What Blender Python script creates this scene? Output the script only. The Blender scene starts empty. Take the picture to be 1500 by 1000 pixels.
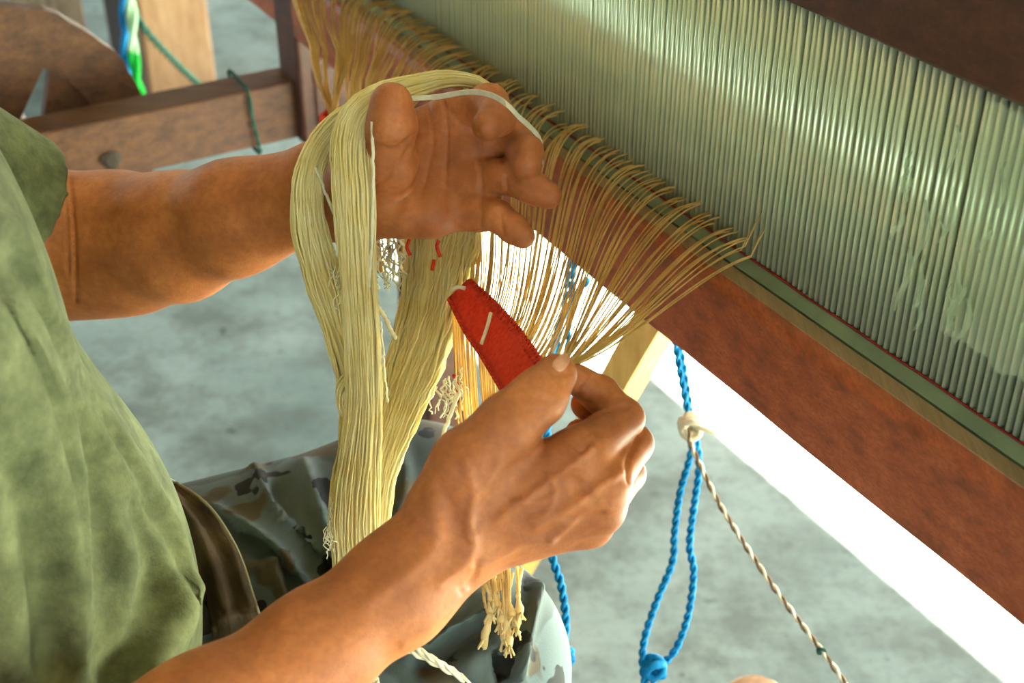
import bpy, math, random
import numpy as np
from mathutils import Vector, Matrix, noise as mnoise

random.seed(7)
rng = np.random.default_rng(7)
scn = bpy.context.scene
COL = scn.collection

# ------------------------------------------------------------------ camera, sky, sun, exposure
FPX = 2000.0
PITCH = math.radians(33)
CAM = np.array([0.0, 0.0, 1.25])
cam_d = bpy.data.cameras.new('camera')
cam = bpy.data.objects.new('camera', cam_d)
COL.objects.link(cam)
cam.location = CAM
cam.rotation_euler = (math.radians(90) - PITCH, 0, 0)
cam_d.sensor_width = 36
cam_d.lens = 36 * FPX / 1500
cam_d.clip_start = 0.01
cam_d.dof.use_dof = True
cam_d.dof.focus_distance = 0.84
cam_d.dof.aperture_fstop = 8
scn.camera = cam

world = bpy.data.worlds.new('sky')
scn.world = world
world.use_nodes = True
wb = world.node_tree.nodes['Background']
sky = world.node_tree.nodes.new('ShaderNodeTexSky')
sky.sky_type = 'NISHITA'
sky.sun_disc = False
sky.sun_elevation = math.radians(50)
sky.sun_rotation = math.radians(60)
sky.dust_density = 3.0
sky.air_density = 1.0
sky.ozone_density = 1.0
world.node_tree.links.new(sky.outputs[0], wb.inputs['Color'])
wb.inputs['Strength'].default_value = 0.30

AX = math.radians(30)
NV = np.array([math.cos(AX), math.sin(AX), 0.0])      # from the weaver towards the loom
UV = np.array([-math.sin(AX), math.cos(AX), 0.0])     # along the loom, away from the camera
ZV = np.array([0.0, 0.0, 1.0])
SUN_EL = math.radians(50)
sun_d = bpy.data.lights.new('sun', 'SUN')
sun = bpy.data.objects.new('sun', sun_d)
COL.objects.link(sun)
sdir = -NV * math.cos(SUN_EL) - ZV * math.sin(SUN_EL)
sun.rotation_euler = Vector(sdir).to_track_quat('-Z', 'Y').to_euler()
sun_d.energy = 95.0
sun_d.angle = math.radians(0.6)
sun_d.color = (1.0, 0.93, 0.80)

scn.view_settings.view_transform = 'Standard'
scn.view_settings.look = 'None'
scn.view_settings.gamma = 1
scn.view_settings.use_curve_mapping = False
scn.view_settings.exposure = 2.6
scn.cycles.use_denoising = True
scn.cycles.max_bounces = 8
scn.cycles.transparent_max_bounces = 12

# ------------------------------------------------------------------ helpers
CR = np.array([1.0, 0, 0])
CU = np.array([0, math.sin(PITCH), math.cos(PITCH)])
CF = np.array([0, math.cos(PITCH), -math.sin(PITCH)])


def ray(x, y):
    return CR * ((x - 750) / FPX) + CU * ((500 - y) / FPX) + CF


def P(x, y, d):
    """world point seen along pixel (x, y) at distance d along the view axis"""
    return CAM + ray(x, y) * d


def on_n(x, y, n):
    r = ray(x, y)
    return CAM + r * ((n - CAM @ NV) / (r @ NV))


def on_z(x, y, z):
    r = ray(x, y)
    return CAM + r * ((z - CAM[2]) / r[2])


def L(n, u, z):
    return NV * n + UV * u + ZV * z


def project(V):
    D = V - CAM
    dz = D @ CF
    return 750 + FPX * (D @ CR) / dz, 500 - FPX * (D @ CU) / dz, dz


def tag(o, label=None, cat=None, group=None, kind=None):
    if label: o['label'] = label
    if cat: o['category'] = cat
    if group: o['group'] = group
    if kind: o['kind'] = kind
    return o


def empty(name, loc):
    o = bpy.data.objects.new(name, None)
    o.empty_display_size = 0.02
    o.location = Vector(loc)
    COL.objects.link(o)
    return o


def wloc(o):
    v = np.zeros(3)
    while o is not None:
        v = v + np.array(o.location)
        o = o.parent
    return v


def mesh_data(name, V, faces, mat, smooth=True):
    me = bpy.data.meshes.new(name)
    V = np.asarray(V, dtype=np.float32)
    if isinstance(faces, np.ndarray):
        nf, k = faces.shape
        me.vertices.add(len(V)); me.vertices.foreach_set('co', V.ravel())
        me.loops.add(nf * k); me.loops.foreach_set('vertex_index', faces.astype(np.int32).ravel())
        me.polygons.add(nf); me.polygons.foreach_set('loop_start', np.arange(0, nf * k, k, dtype=np.int32))
        me.update(calc_edges=True)
        me.validate()
    else:
        me.from_pydata([tuple(map(float, v)) for v in V], [], [tuple(map(int, f)) for f in faces])
        me.update()
    if smooth:
        me.polygons.foreach_set('use_smooth', np.ones(len(me.polygons), dtype=bool))
    if mat is not None:
        me.materials.append(mat)
    return me


def obj(name, V, faces, mat, parent=None, smooth=True):
    V = np.asarray(V, dtype=float)
    if parent is None:
        org = np.array([(V[:, 0].min() + V[:, 0].max()) / 2, (V[:, 1].min() + V[:, 1].max()) / 2, V[:, 2].min()])
    else:
        org = wloc(parent)
    me = mesh_data(name, V - org, faces, mat, smooth)
    o = bpy.data.objects.new(name, me)
    if parent is None:
        o.location = Vector(org)
    else:
        o.parent = parent
    COL.objects.link(o)
    return o


class MB:
    def __init__(self):
        self.V = []; self.F = []; self.n = 0

    def add(self, V, F):
        V = np.asarray(V, dtype=float)
        self.V.append(V)
        self.F.extend([tuple(int(i) + self.n for i in f) for f in F])
        self.n += len(V)
        return self

    def build(self, name, mat, parent=None, smooth=True):
        return obj(name, np.concatenate(self.V), self.F, mat, parent, smooth)


def spline(pts, n):
    """Catmull-Rom through pts (any width of row), n samples"""
    p = np.asarray(pts, dtype=float)
    if len(p) == 2:
        t = np.linspace(0, 1, n)[:, None]
        return p[0] * (1 - t) + p[1] * t
    q = np.vstack([2 * p[0] - p[1], p, 2 * p[-1] - p[-2]])
    seg = np.linalg.norm(np.diff(p[:, :2], axis=0), axis=1) ** 0.8 + 1e-9
    cum = np.concatenate([[0], np.cumsum(seg)]); cum /= cum[-1]
    out = []
    for s in np.linspace(0, 1, n):
        i = min(np.searchsorted(cum, s, side='right') - 1, len(p) - 2)
        t = (s - cum[i]) / (cum[i + 1] - cum[i])
        a, b, c, d = q[i], q[i + 1], q[i + 2], q[i + 3]
        out.append(0.5 * ((2 * b) + (c - a) * t + (2 * a - 5 * b + 4 * c - d) * t * t + (3 * b - a - 3 * c + d) * t ** 3))
    return np.array(out)


def bezier(a, b, c, d, n):
    t = np.linspace(0, 1, n)[:, None]
    return a * (1 - t) ** 3 + 3 * b * t * (1 - t) ** 2 + 3 * c * t * t * (1 - t) + d * t ** 3


def frames(pts):
    T = np.gradient(pts, axis=0)
    T /= np.linalg.norm(T, axis=1)[:, None] + 1e-12
    ref = np.array([0.31, 0.2, 0.93])
    if abs(T[0] @ ref) > 0.9: ref = np.array([1.0, 0, 0])
    A = np.zeros_like(pts); B = np.zeros_like(pts)
    a = np.cross(T[0], ref); a /= np.linalg.norm(a)
    for i in range(len(pts)):
        a = a - T[i] * (a @ T[i]); a /= np.linalg.norm(a) + 1e-12
        A[i] = a; B[i] = np.cross(T[i], a)
    return T, A, B


def tube(pts, r, sides=5, caps=True):
    pts = np.asarray(pts, dtype=float)
    n = len(pts)
    T, A, B = frames(pts)
    r = np.broadcast_to(np.asarray(r, dtype=float), (n,))
    ang = np.arange(sides) * 2 * math.pi / sides
    V = (pts[:, None, :] + r[:, None, None] * (np.cos(ang)[None, :, None] * A[:, None, :] + np.sin(ang)[None, :, None] * B[:, None, :])).reshape(-1, 3)
    F = []
    for i in range(n - 1):
        for j in range(sides):
            k = (j + 1) % sides
            F.append((i * sides + j, i * sides + k, (i + 1) * sides + k, (i + 1) * sides + j))
    if caps:
        F.append(tuple(range(sides - 1, -1, -1)))
        F.append(tuple((n - 1) * sides + j for j in range(sides)))
    return V, F


def box_nuz(n0, n1, u0, u1, z0, z1):
    V = [L(n, u, z) for n in (n0, n1) for u in (u0, u1) for z in (z0, z1)]
    F = [(0, 1, 3, 2), (4, 6, 7, 5), (0, 4, 5, 1), (2, 3, 7, 6), (0, 2, 6, 4), (1, 5, 7, 3)]
    return np.array(V), F


def extrude_u(prof, u0, u1, segs=1, wob=0.0):
    """profile in (n, z), extruded along u"""
    k = len(prof); V = []; F = []
    for s in range(segs + 1):
        u = u0 + (u1 - u0) * s / segs
        for j, (n, z) in enumerate(prof):
            e = wob * mnoise.noise(Vector((u * 9, j * 3.1, 0.3)))
            V.append(L(n + e, u, z + e))
    for s in range(segs):
        for j in range(k):
            m = (j + 1) % k
            F.append((s * k + j, s * k + m, (s + 1) * k + m, (s + 1) * k + j))
    F.append(tuple(range(k - 1, -1, -1))); F.append(tuple(segs * k + j for j in range(k)))
    return np.array(V), F


def bevel(o, w=0.003, seg=2):
    m = o.modifiers.new('bevel', 'BEVEL'); m.width = w; m.segments = seg; m.limit_method = 'ANGLE'
    return o


# ------------------------------------------------------------------ materials
def lin(c):
    return tuple(((v / 255) / 12.92 if v / 255 <= 0.04045 else ((v / 255 + 0.055) / 1.055) ** 2.4) for v in c)


class NT:
    def __init__(self, name):
        self.m = bpy.data.materials.new(name); self.m.use_nodes = True
        self.t = self.m.node_tree; self.N = self.t.nodes
        self.b = self.N['Principled BSDF']; self.out = self.N['Material Output']

    def n(self, kind, **kw):
        x = self.N.new(kind)
        for k, v in kw.items():
            if k.startswith('i_'):
                x.inputs[int(k[2:])].default_value = v
            else:
                setattr(x, k, v)
        return x

    def link(self, a, b): self.t.links.new(a, b)

    def noise(self, scale, detail=4, rough=0.55, stretch=None, coord='Object', rot=0.0):
        tc = self.n('ShaderNodeTexCoord')
        src = tc.outputs[coord]
        if stretch or rot:
            mp = self.n('ShaderNodeMapping')
            mp.inputs['Scale'].default_value = stretch or (1, 1, 1)
            mp.inputs['Rotation'].default_value = (0, 0, rot)
            self.link(src, mp.inputs['Vector']); src = mp.outputs['Vector']
        x = self.n('ShaderNodeTexNoise')
        x.inputs['Scale'].default_value = scale; x.inputs['Detail'].default_value = detail
        x.inputs['Roughness'].default_value = rough
        self.link(src, x.inputs['Vector'])
        return x.outputs['Fac']

    def ramp(self, fac, stops, interp='LINEAR'):
        r = self.n('ShaderNodeValToRGB'); r.color_ramp.interpolation = interp
        el = r.color_ramp.elements
        while len(el) < len(stops): el.new(0.5)
        for e, (p, c) in zip(el, stops):
            e.position = p; e.color = (*c, 1)
        self.link(fac, r.inputs['Fac'])
        return r.outputs['Color']

    def mix(self, fac, a, b, mode='MIX'):
        x = self.n('ShaderNodeMix', data_type='RGBA', blend_type=mode)
        for sock, v in ((x.inputs[0], fac), (x.inputs[6], a), (x.inputs[7], b)):
            if isinstance(v, bpy.types.NodeSocket): self.link(v, sock)
            elif isinstance(v, (int, float)): sock.default_value = v
            else: sock.default_value = (*v, 1)
        return x.outputs[2]

    def bump(self, fac, strength, dist=0.001, normal=None):
        x = self.n('ShaderNodeBump'); x.inputs['Strength'].default_value = strength; x.inputs['Distance'].default_value = dist
        self.link(fac, x.inputs['Height'])
        if normal is not None: self.link(normal, x.inputs['Normal'])
        return x.outputs['Normal']

    def done(self, col, rough=0.6, normal=None, spec=0.3):
        if isinstance(col, bpy.types.NodeSocket): self.link(col, self.b.inputs['Base Color'])
        else: self.b.inputs['Base Color'].default_value = (*col, 1)
        self.b.inputs['Roughness'].default_value = rough
        self.b.inputs['Specular IOR Level'].default_value = spec
        if normal is not None: self.link(normal, self.b.inputs['Normal'])
        return self.m


def wood(name, dark, mid, light, along=(0, 0, 0), rot=0.0, stretch=(1, 1, 1), rough=0.55, scale=14):
    t = NT(name)
    f = t.noise(scale, 6, 0.6, stretch, rot=rot)
    g = t.noise(scale * 6, 3, 0.6, stretch, rot=rot)
    c = t.ramp(f, [(0.25, lin(dark)), (0.5, lin(mid)), (0.75, lin(light))])
    c = t.mix(t.ramp(g, [(0.4, (0, 0, 0)), (0.7, (0.5, 0.5, 0.5))]), c, lin(dark))
    return t.done(c, rough, t.bump(g, 0.25, 0.001), 0.35)


def make_concrete():
    t = NT('concrete')
    a = t.noise(1.1, 6, 0.62); b = t.noise(7, 8, 0.7); c = t.noise(60, 4, 0.7)
    col = t.ramp(a, [(0.3, lin((74, 90, 85))), (0.5, lin((108, 122, 115))), (0.7, lin((130, 141, 133)))])
    col = t.mix(t.ramp(b, [(0.38, (0.75, 0.75, 0.75)), (0.56, (0, 0, 0))]), col, lin((66, 73, 66)))
    col = t.mix(t.ramp(c, [(0.35, (0.35, 0.35, 0.35)), (0.5, (0, 0, 0))]), col, lin((66, 74, 68)))
    col = t.mix(t.ramp(t.noise(16, 3, 0.6), [(0.27, (0.9, 0.9, 0.9)), (0.34, (0, 0, 0))]), col, lin((48, 52, 48)))
    return t.done(col, 0.75, t.bump(b, 0.35, 0.006, t.bump(c, 0.2, 0.002)), 0.25)


M = {}
M['concrete'] = make_concrete()
t = NT('skin')
sa = t.noise(26, 5, 0.6); sb = t.noise(240, 4, 0.6); sc = t.noise(900, 2, 0.5)
col = t.ramp(sa, [(0.3, lin((144, 80, 42))), (0.55, lin((176, 104, 57))), (0.75, lin((194, 122, 71)))])
col = t.mix(t.ramp(sb, [(0.35, (0.25, 0.25, 0.25)), (0.6, (0, 0, 0))]), col, lin((112, 56, 28)))
M['skin'] = t.done(col, 0.54, t.bump(sc, 0.25, 0.0006, t.bump(sb, 0.18, 0.0012)), 0.3)
t.b.inputs['Subsurface Weight'].default_value = 0.18
t.b.inputs['Subsurface Radius'].default_value = (1.0, 0.35, 0.15)
t.b.inputs['Subsurface Scale'].default_value = 0.006
t = NT('nail'); M['nail'] = t.done(lin((196, 138, 106)), 0.35, None, 0.5)
t = NT('hair'); M['hair'] = t.done(lin((28, 22, 18)), 0.5)
t = NT('eye'); M['eye'] = t.done(lin((230, 225, 215)), 0.2)

t = NT('shirt_cotton')
f = t.noise(40, 5, 0.7); g = t.noise(700, 2, 0.5)
col = t.ramp(f, [(0.3, lin((66, 70, 46))), (0.5, lin((88, 92, 62))), (0.72, lin((110, 113, 78)))])
M['shirt'] = t.done(col, 0.9, t.bump(g, 0.35, 0.0008), 0.15)

t = NT('brown_cotton')
g = t.noise(700, 2, 0.5)
M['brown_cloth'] = t.done(t.ramp(t.noise(30, 4), [(0.3, lin((58, 48, 34))), (0.7, lin((88, 74, 52)))]), 0.9, t.bump(g, 0.3, 0.0008), 0.15)
t = NT('seam'); M['piping'] = t.done(lin((150, 146, 112)), 0.85, None, 0.2)

t = NT('camouflage_cloth')
a = t.noise(12, 2, 0.5); b = t.noise(16, 2.5, 0.55, rot=1.0); c = t.noise(22, 3, 0.55, rot=2.1); g = t.noise(900, 2)
col = t.mix(t.ramp(a, [(0.48, (0, 0, 0)), (0.5, (1, 1, 1))]), lin((62, 72, 68)), lin((80, 92, 90)))
col = t.mix(t.ramp(b, [(0.56, (0, 0, 0)), (0.58, (1, 1, 1))]), col, lin((72, 66, 50)))
col = t.mix(t.ramp(c, [(0.6, (0, 0, 0)), (0.615, (1, 1, 1))]), col, lin((28, 30, 27)))
M['camo'] = t.done(col, 0.8, t.bump(g, 0.3, 0.0006), 0.2)


def fibre(name, c1, c2, transl, scale=180):
    t = NT(name)
    col = t.ramp(t.noise(scale, 3), [(0.3, lin(c1)), (0.7, lin(c2))])
    t.done(col, 0.8, t.bump(t.noise(1500, 2), 0.3, 0.0004), 0.2)
    tr = t.n('ShaderNodeBsdfTranslucent'); t.link(col, tr.inputs['Color'])
    mx = t.n('ShaderNodeMixShader'); mx.inputs[0].default_value = transl
    t.link(t.b.outputs[0], mx.inputs[1]); t.link(tr.outputs[0], mx.inputs[2]); t.link(mx.outputs[0], t.out.inputs['Surface'])
    return t.m


M['hank'] = fibre('cream_yarn', (240, 221, 150), (250, 239, 190), 0.45, 60)
M['warp'] = fibre('golden_cotton', (220, 182, 108), (244, 214, 146), 0.55, 40)
M['white_yarn'] = fibre('white_yarn', (236, 228, 198), (248, 244, 224), 0.4)
M['tassel'] = fibre('cream_warp_end', (226, 200, 134), (242, 222, 166), 0.4)
M['dark_red'] = fibre('dark_red_thread', (112, 26, 22), (140, 34, 28), 0.1)
M['red_wool'] = fibre('red_wool', (200, 50, 30), (224, 70, 42), 0.25, 300)
M['blue_rope'] = fibre('blue_polypropylene', (0, 104, 150), (16, 128, 176), 0.15)
M['cream_rope'] = fibre('cream_cord', (196, 184, 150), (220, 208, 176), 0.1)
M['brown_rope'] = fibre('brown_cord', (96, 76, 54), (120, 96, 70), 0.05)
M['green_rope'] = fibre('green_cord', (22, 62, 48), (34, 76, 60), 0.1)
M['lime_rope'] = fibre('lime_strap', (16, 150, 44), (30, 170, 60), 0.3)
M['aqua_rope'] = fibre('aqua_strap', (0, 104, 150), (20, 124, 170), 0.3)
M['pale_rope'] = fibre('pale_strap', (136, 168, 128), (156, 184, 146), 0.3)

M['batten'] = wood('red_brown_wood', (98, 46, 24), (148, 74, 38), (170, 92, 50), rot=-AX, stretch=(6, 0.6, 6), rough=0.5)
M['dark_wood'] = wood('dark_brown_wood', (52, 28, 15), (72, 38, 20), (90, 48, 26), rot=-AX, stretch=(6, 0.6, 6), rough=0.55)
M['rail_wood'] = wood('brown_wood', (56, 33, 17), (90, 54, 28), (110, 70, 38), rot=-AX, stretch=(0.7, 6, 6), rough=0.6)
M['olive_wood'] = wood('olive_wood', (56, 54, 36), (74, 70, 48), (90, 84, 58), rot=-AX, stretch=(6, 0.6, 6), rough=0.8)  # dark tone of the added board that darkens the dent gaps
M['tan_wood'] = wood('tan_wood', (120, 96, 66), (146, 118, 84), (160, 132, 96), rot=-AX, stretch=(6, 0.6, 6), rough=0.6)
M['pale_wood'] = wood('pale_wood', (112, 80, 46), (152, 114, 74), (172, 136, 96), stretch=(5, 5, 0.7), rough=0.7, scale=7)
M['yellow_wood'] = wood('yellow_wood', (190, 140, 62), (216, 166, 84), (230, 186, 108), stretch=(5, 5, 0.7), rough=0.6)
M['grey_wood'] = wood('grey_wood', (84, 70, 54), (118, 100, 78), (146, 128, 102), stretch=(5, 5, 0.7), rough=0.8)
M['dark_plank'] = wood('dark_plank', (40, 34, 26), (58, 48, 36), (76, 62, 46), stretch=(5, 5, 0.7), rough=0.8)
M['roof'] = wood('roof_board', (92, 84, 70), (112, 104, 88), (130, 120, 104), stretch=(1, 8, 1), rough=0.8)
t = NT('knot'); M['knot'] = t.done(lin((52, 40, 26)), 0.7)
t = NT('green_baulk'); M['baulk'] = t.done(t.ramp(t.noise(30, 4), [(0.3, lin((92, 104, 76))), (0.7, lin((114, 126, 94)))]), 0.5, None, 0.3)
t = NT('reed_dent')
M['dent'] = t.done(t.ramp(t.noise(45, 3, 0.6, (1, 1, 0.25)), [(0.3, lin((198, 206, 162))), (0.7, lin((230, 233, 196)))]), 0.27, None, 0.6)
t.b.inputs['Metallic'].default_value = 0.55
t = NT('clear_film')
t.done(lin((206, 214, 176)), 0.16, t.bump(t.noise(160, 3, 0.6, (1, 1, 0.2)), 0.5, 0.002), 0.6)
tr = t.n('ShaderNodeBsdfTransparent'); tr.inputs['Color'].default_value = (0.9, 0.95, 0.86, 1)
mx = t.n('ShaderNodeMixShader'); mx.inputs[0].default_value = 0.42
t.link(tr.outputs[0], mx.inputs[1]); t.link(t.b.outputs[0], mx.inputs[2]); t.link(mx.outputs[0], t.out.inputs['Surface'])
M['film'] = t.m
mx.inputs[0].default_value = 0.27


# ------------------------------------------------------------------ sculpting: smooth distance fields -> one continuous mesh
def cap(a, b, ra, rb):
    return ('c', np.asarray(a, float), np.asarray(b, float), ra, rb)


def ell(c, r, axes=None):
    return ('e', np.asarray(c, float), np.asarray(r, float), np.eye(3) if axes is None else np.array(axes))


def cutcap(a, b, ra, rb):
    """tapered limb with a flat end at b (sleeve, trouser leg)"""
    return ('k', np.asarray(a, float), np.asarray(b, float), ra, rb)


def pdist(p, X):
    if p[0] in 'ck':
        _, a, b, ra, rb = p
        ab = b - a
        t = ((X - a) @ ab) / (ab @ ab)
        if p[0] == 'k':
            t = np.clip(t, 0, 1.3)
            d = np.linalg.norm(X - a - t[..., None] * ab, axis=-1) - (ra + (rb - ra) * t)
            return np.maximum(d, (X - b) @ (ab / np.linalg.norm(ab)))
        t = np.clip(t, 0, 1)
        return np.linalg.norm(X - a - t[..., None] * ab, axis=-1) - (ra + (rb - ra) * t)
    _, c, r, ax = p
    q = (X - c) @ ax.T
    k0 = np.linalg.norm(q / r, axis=-1); k1 = np.linalg.norm(q / (r * r), axis=-1)
    return np.where(k1 > 1e-9, k0 * (k0 - 1.0) / np.maximum(k1, 1e-9), -r.min())


def smin(a, b, k):
    if a is None: return b
    if b is None: return a
    h = np.clip(0.5 + 0.5 * (b - a) / k, 0, 1)
    return b * (1 - h) + a * h - k * h * (1 - h)


def leaves(node, out):
    if node[0] == 'U':
        for c in node[2]: leaves(c, out)
    elif node[0] == 'Z':
        leaves(node[1], out)
    else:
        out.append(node)
    return out


def ev(node, X, act):
    if node[0] == 'U':
        r = None
        for c in node[2]: r = smin(r, ev(c, X, act), node[1])
        return r
    if node[0] == 'Z':          # keep what lies above a sloping hem plane
        d = ev(node[1], X, act)
        return None if d is None else np.maximum(d, (node[2] - X) @ node[3])
    if act is not None and id(node) not in act: return None
    return pdist(node, X)


def sculpt(node, h, B=14, kmax=0.03):
    pr = leaves(node, [])
    lo = np.full(3, 1e9); hi = np.full(3, -1e9)
    for p in pr:
        if p[0] == 'e':
            m = p[2].max(); lo = np.minimum(lo, p[1] - m); hi = np.maximum(hi, p[1] + m)
        else:
            for q, r in ((p[1], p[3]), (p[2], p[4])):
                lo = np.minimum(lo, q - max(p[3], p[4])); hi = np.maximum(hi, q + max(p[3], p[4]))
    lo -= 0.012 + 2 * h; hi += 0.012 + 2 * h
    nb = np.ceil((hi - lo) / (h * B)).astype(int)
    D = np.full(nb * B + 1, 9.0, dtype=np.float32)
    ii = np.stack(np.meshgrid(*[np.arange(k) for k in nb], indexing='ij'), -1).reshape(-1, 3)
    cen = lo + (ii * B + B / 2) * h
    R = h * B * 0.5 * math.sqrt(3)
    dc = [pdist(p, cen) for p in pr]
    best = np.min(dc, axis=0)
    base = np.stack(np.meshgrid(*[np.arange(B + 1)] * 3, indexing='ij'), -1) * h
    for b in np.nonzero((best < R + kmax) & (best > -R * 2.5 - kmax))[0]:
        act = {id(p) for p, d in zip(pr, dc) if d[b] < 2.1 * R + kmax}
        i, j, k = ii[b] * B
        d = ev(node, lo + ii[b] * B * h + base, act)
        if d is not None: D[i:i + B + 1, j:j + B + 1, k:k + B + 1] = d
    # deep interior of skipped blocks
    for b in np.nonzero(best <= -R * 2.5 - kmax)[0]:
        i, j, k = ii[b] * B
        D[i:i + B + 1, j:j + B + 1, k:k + B + 1] = np.minimum(D[i:i + B + 1, j:j + B + 1, k:k + B + 1], -1)
    return nets(D, lo, h)


def nets(D, lo, h):
    S = D < 0
    nx, ny, nz = (s - 1 for s in D.shape)
    cnt = np.zeros((nx, ny, nz), dtype=np.int8)
    offs = [(a, b, c) for a in (0, 1) for b in (0, 1) for c in (0, 1)]
    for a, b, c in offs: cnt += S[a:nx + a, b:ny + b, c:nz + c]
    ci = np.argwhere((cnt > 0) & (cnt < 8))
    idx = np.full((nx, ny, nz), -1, dtype=np.int32)
    idx[tuple(ci.T)] = np.arange(len(ci))
    val = {o: D[ci[:, 0] + o[0], ci[:, 1] + o[1], ci[:, 2] + o[2]].astype(float) for o in offs}
    acc = np.zeros((len(ci), 3)); num = np.zeros(len(ci))
    for o in offs:
        for ax in range(3):
            if o[ax]: continue
            o2 = list(o); o2[ax] = 1; o2 = tuple(o2)
            v0, v1 = val[o], val[o2]
            m = (v0 < 0) != (v1 < 0)
            t = np.where(m, v0 / np.where(m, v0 - v1, 1), 0)
            pt = np.tile(np.array(o, float), (len(ci), 1)); pt[:, ax] += t
            acc += pt * m[:, None]; num += m
    V = lo + (ci + acc / num[:, None]) * h
    Q = []
    for ax in range(3):
        sl0 = [slice(1, -1)] * 3; sl0[ax] = slice(0, -1)
        sl1 = [slice(1, -1)] * 3; sl1[ax] = slice(1, None)
        a = S[tuple(sl0)]; b = S[tuple(sl1)]
        e = np.argwhere(a != b)
        if not len(e): continue
        flip = a[tuple(e.T)]
        off = np.ones(3, int); off[ax] = 0
        e = e + off
        p, q = [(1, 2), (2, 0), (0, 1)][ax]
        def g(dp, dq):
            f = e.copy(); f[:, p] -= dp; f[:, q] -= dq
            return idx[tuple(f.T)]
        quad = np.stack([g(1, 1), g(0, 1), g(0, 0), g(1, 0)], 1)
        quad[~flip] = quad[~flip][:, ::-1]
        Q.append(quad)
    Q = np.concatenate(Q)
    Q = Q[(Q >= 0).all(1)]
    return V, Q


def relax(V, Q, it=2, lam=0.5, mu=-0.52):
    n = len(V)
    E = np.concatenate([Q[:, [0, 1]], Q[:, [1, 2]], Q[:, [2, 3]], Q[:, [3, 0]]])
    deg = np.bincount(E.ravel(), minlength=n)[:, None]
    for _ in range(it):
        for f in (lam, mu):
            s = np.zeros_like(V)
            for a in range(3):
                s[:, a] = np.bincount(E[:, 0], V[E[:, 1], a], n) + np.bincount(E[:, 1], V[E[:, 0], a], n)
            V = V + f * (s / np.maximum(deg, 1) - V)
    return V


def normals(V, Q):
    fn = np.cross(V[Q[:, 2]] - V[Q[:, 0]], V[Q[:, 3]] - V[Q[:, 1]])
    N = np.zeros_like(V)
    for k in range(4):
        for a in range(3): N[:, a] += np.bincount(Q[:, k], fn[:, a], len(V))
    return N / (np.linalg.norm(N, axis=1)[:, None] + 1e-12)


def seg_dist(x, y, pts):
    pts = np.asarray(pts, float)
    best = np.full(len(x), 1e9)
    for (ax, ay), (bx, by) in zip(pts[:-1, :2], pts[1:, :2]):
        dx, dy = bx - ax, by - ay
        t = np.clip(((x - ax) * dx + (y - ay) * dy) / (dx * dx + dy * dy + 1e-9), 0, 1)
        best = np.minimum(best, np.hypot(x - ax - t * dx, y - ay - t * dy))
    return best


def chisel(V, Q, cuts):
    """creases (negative) and ridges (positive) sculpted along the skin or cloth:
    (points, width, height in metres); only on the side the points lie on"""
    for pts, w, hgt in cuts:
        N = normals(V, Q)
        x, y, d = project(V)
        view = (CAM - V) / np.linalg.norm(CAM - V, axis=1)[:, None]
        face = np.clip(((N * view).sum(1) - 0.02) * 3, 0, 1)
        sp = spline(np.asarray(pts, float), max(8, 4 * len(pts)))
        m = (x > sp[:, 0].min() - 3 * w) & (x < sp[:, 0].max() + 3 * w) & (y > sp[:, 1].min() - 3 * w) & (y < sp[:, 1].max() + 3 * w) & (face > 0)
        k = np.nonzero(m)[0]
        if not len(k): continue
        dd = seg_dist(x[k], y[k], sp)
        V = V.copy()
        V[k] += N[k] * (hgt * np.exp(-(dd / w) ** 2) * face[k])[:, None]
    return V


# ------------------------------------------------------------------ setting
def plane(n0, n1, u0, u1, z, seg=1):
    return np.array([L(n0, u0, z), L(n1, u0, z), L(n1, u1, z), L(n0, u1, z)]), [(0, 1, 2, 3)]


fl = obj('floor', *plane(-9, 13, -9, 15, 0.0), M['concrete'], None, False)
tag(fl, 'worn grey concrete floor, sunlit beyond the loom', 'floor', kind='structure')
EDGE_N = 1.12 + 2.6 / math.tan(SUN_EL)
rf = obj('ceiling', *box_nuz(-7, EDGE_N - .22, -8, 14, 2.6, 2.68), M['roof'], None, False)
tag(rf, 'flat boarded roof of the open shed', 'ceiling', kind='structure')

rf3 = obj('ceiling', *box_nuz(EDGE_N - .219, EDGE_N, -8, 1.5, 2.6, 2.68), M['roof'], None, False)  # unseen eave, stopped short so sun falls on the floor under the warp
tag(rf3, 'eave board along the near bay of the shed roof', 'ceiling', kind='structure')
rf2 = obj('ceiling', *box_nuz(EDGE_N - .219, EDGE_N + 2.5, 2.1, 14, 2.6, 2.68), M['roof'], None, False)  # extension added out of view to keep sun off the far floor
tag(rf2, 'farther bay of the boarded shed roof', 'ceiling', kind='structure')

# ------------------------------------------------------------------ loom
loom = empty('weaving_loom', L(0.53, 0.9, 0.0))
tag(loom, 'red-brown wooden weaving loom with diagonal beams framing the pale reed', 'loom')
FZ0, FZ1 = 0.724, 0.799
FN = 0.500
prof = [(FN, FZ0 + .003), (FN + .003, FZ0), (0.585, FZ0), (0.585, 0.795), (0.5205, 0.795), (0.5205, 0.785), (0.5185, 0.785), (0.5185, FZ1),
        (0.507, FZ1), (0.5035, FZ1 - .002), (FN, FZ1 - .008)]
beam = obj('lower_beam', *extrude_u(prof, 0.12, 1.62, 60, 0.0008), M['batten'], loom, False)
beam['label'] = 'red-brown lower beam of the loom under the reed'
lp = [(.507, FZ1 + .0002), (0.5185, FZ1 + .0002), (0.5185, FZ1 + .001), (.507, FZ1 + .001)]
obj('ledge', *extrude_u(lp, 0.12, 1.62, 20), M['tan_wood'], loom, False)['label'] = 'tan worn top ledge of the lower beam'
up = [(0.524, 0.986), (0.527, 0.983), (0.585, 0.983), (0.585, 1.08), (0.524, 1.08)]
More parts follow.
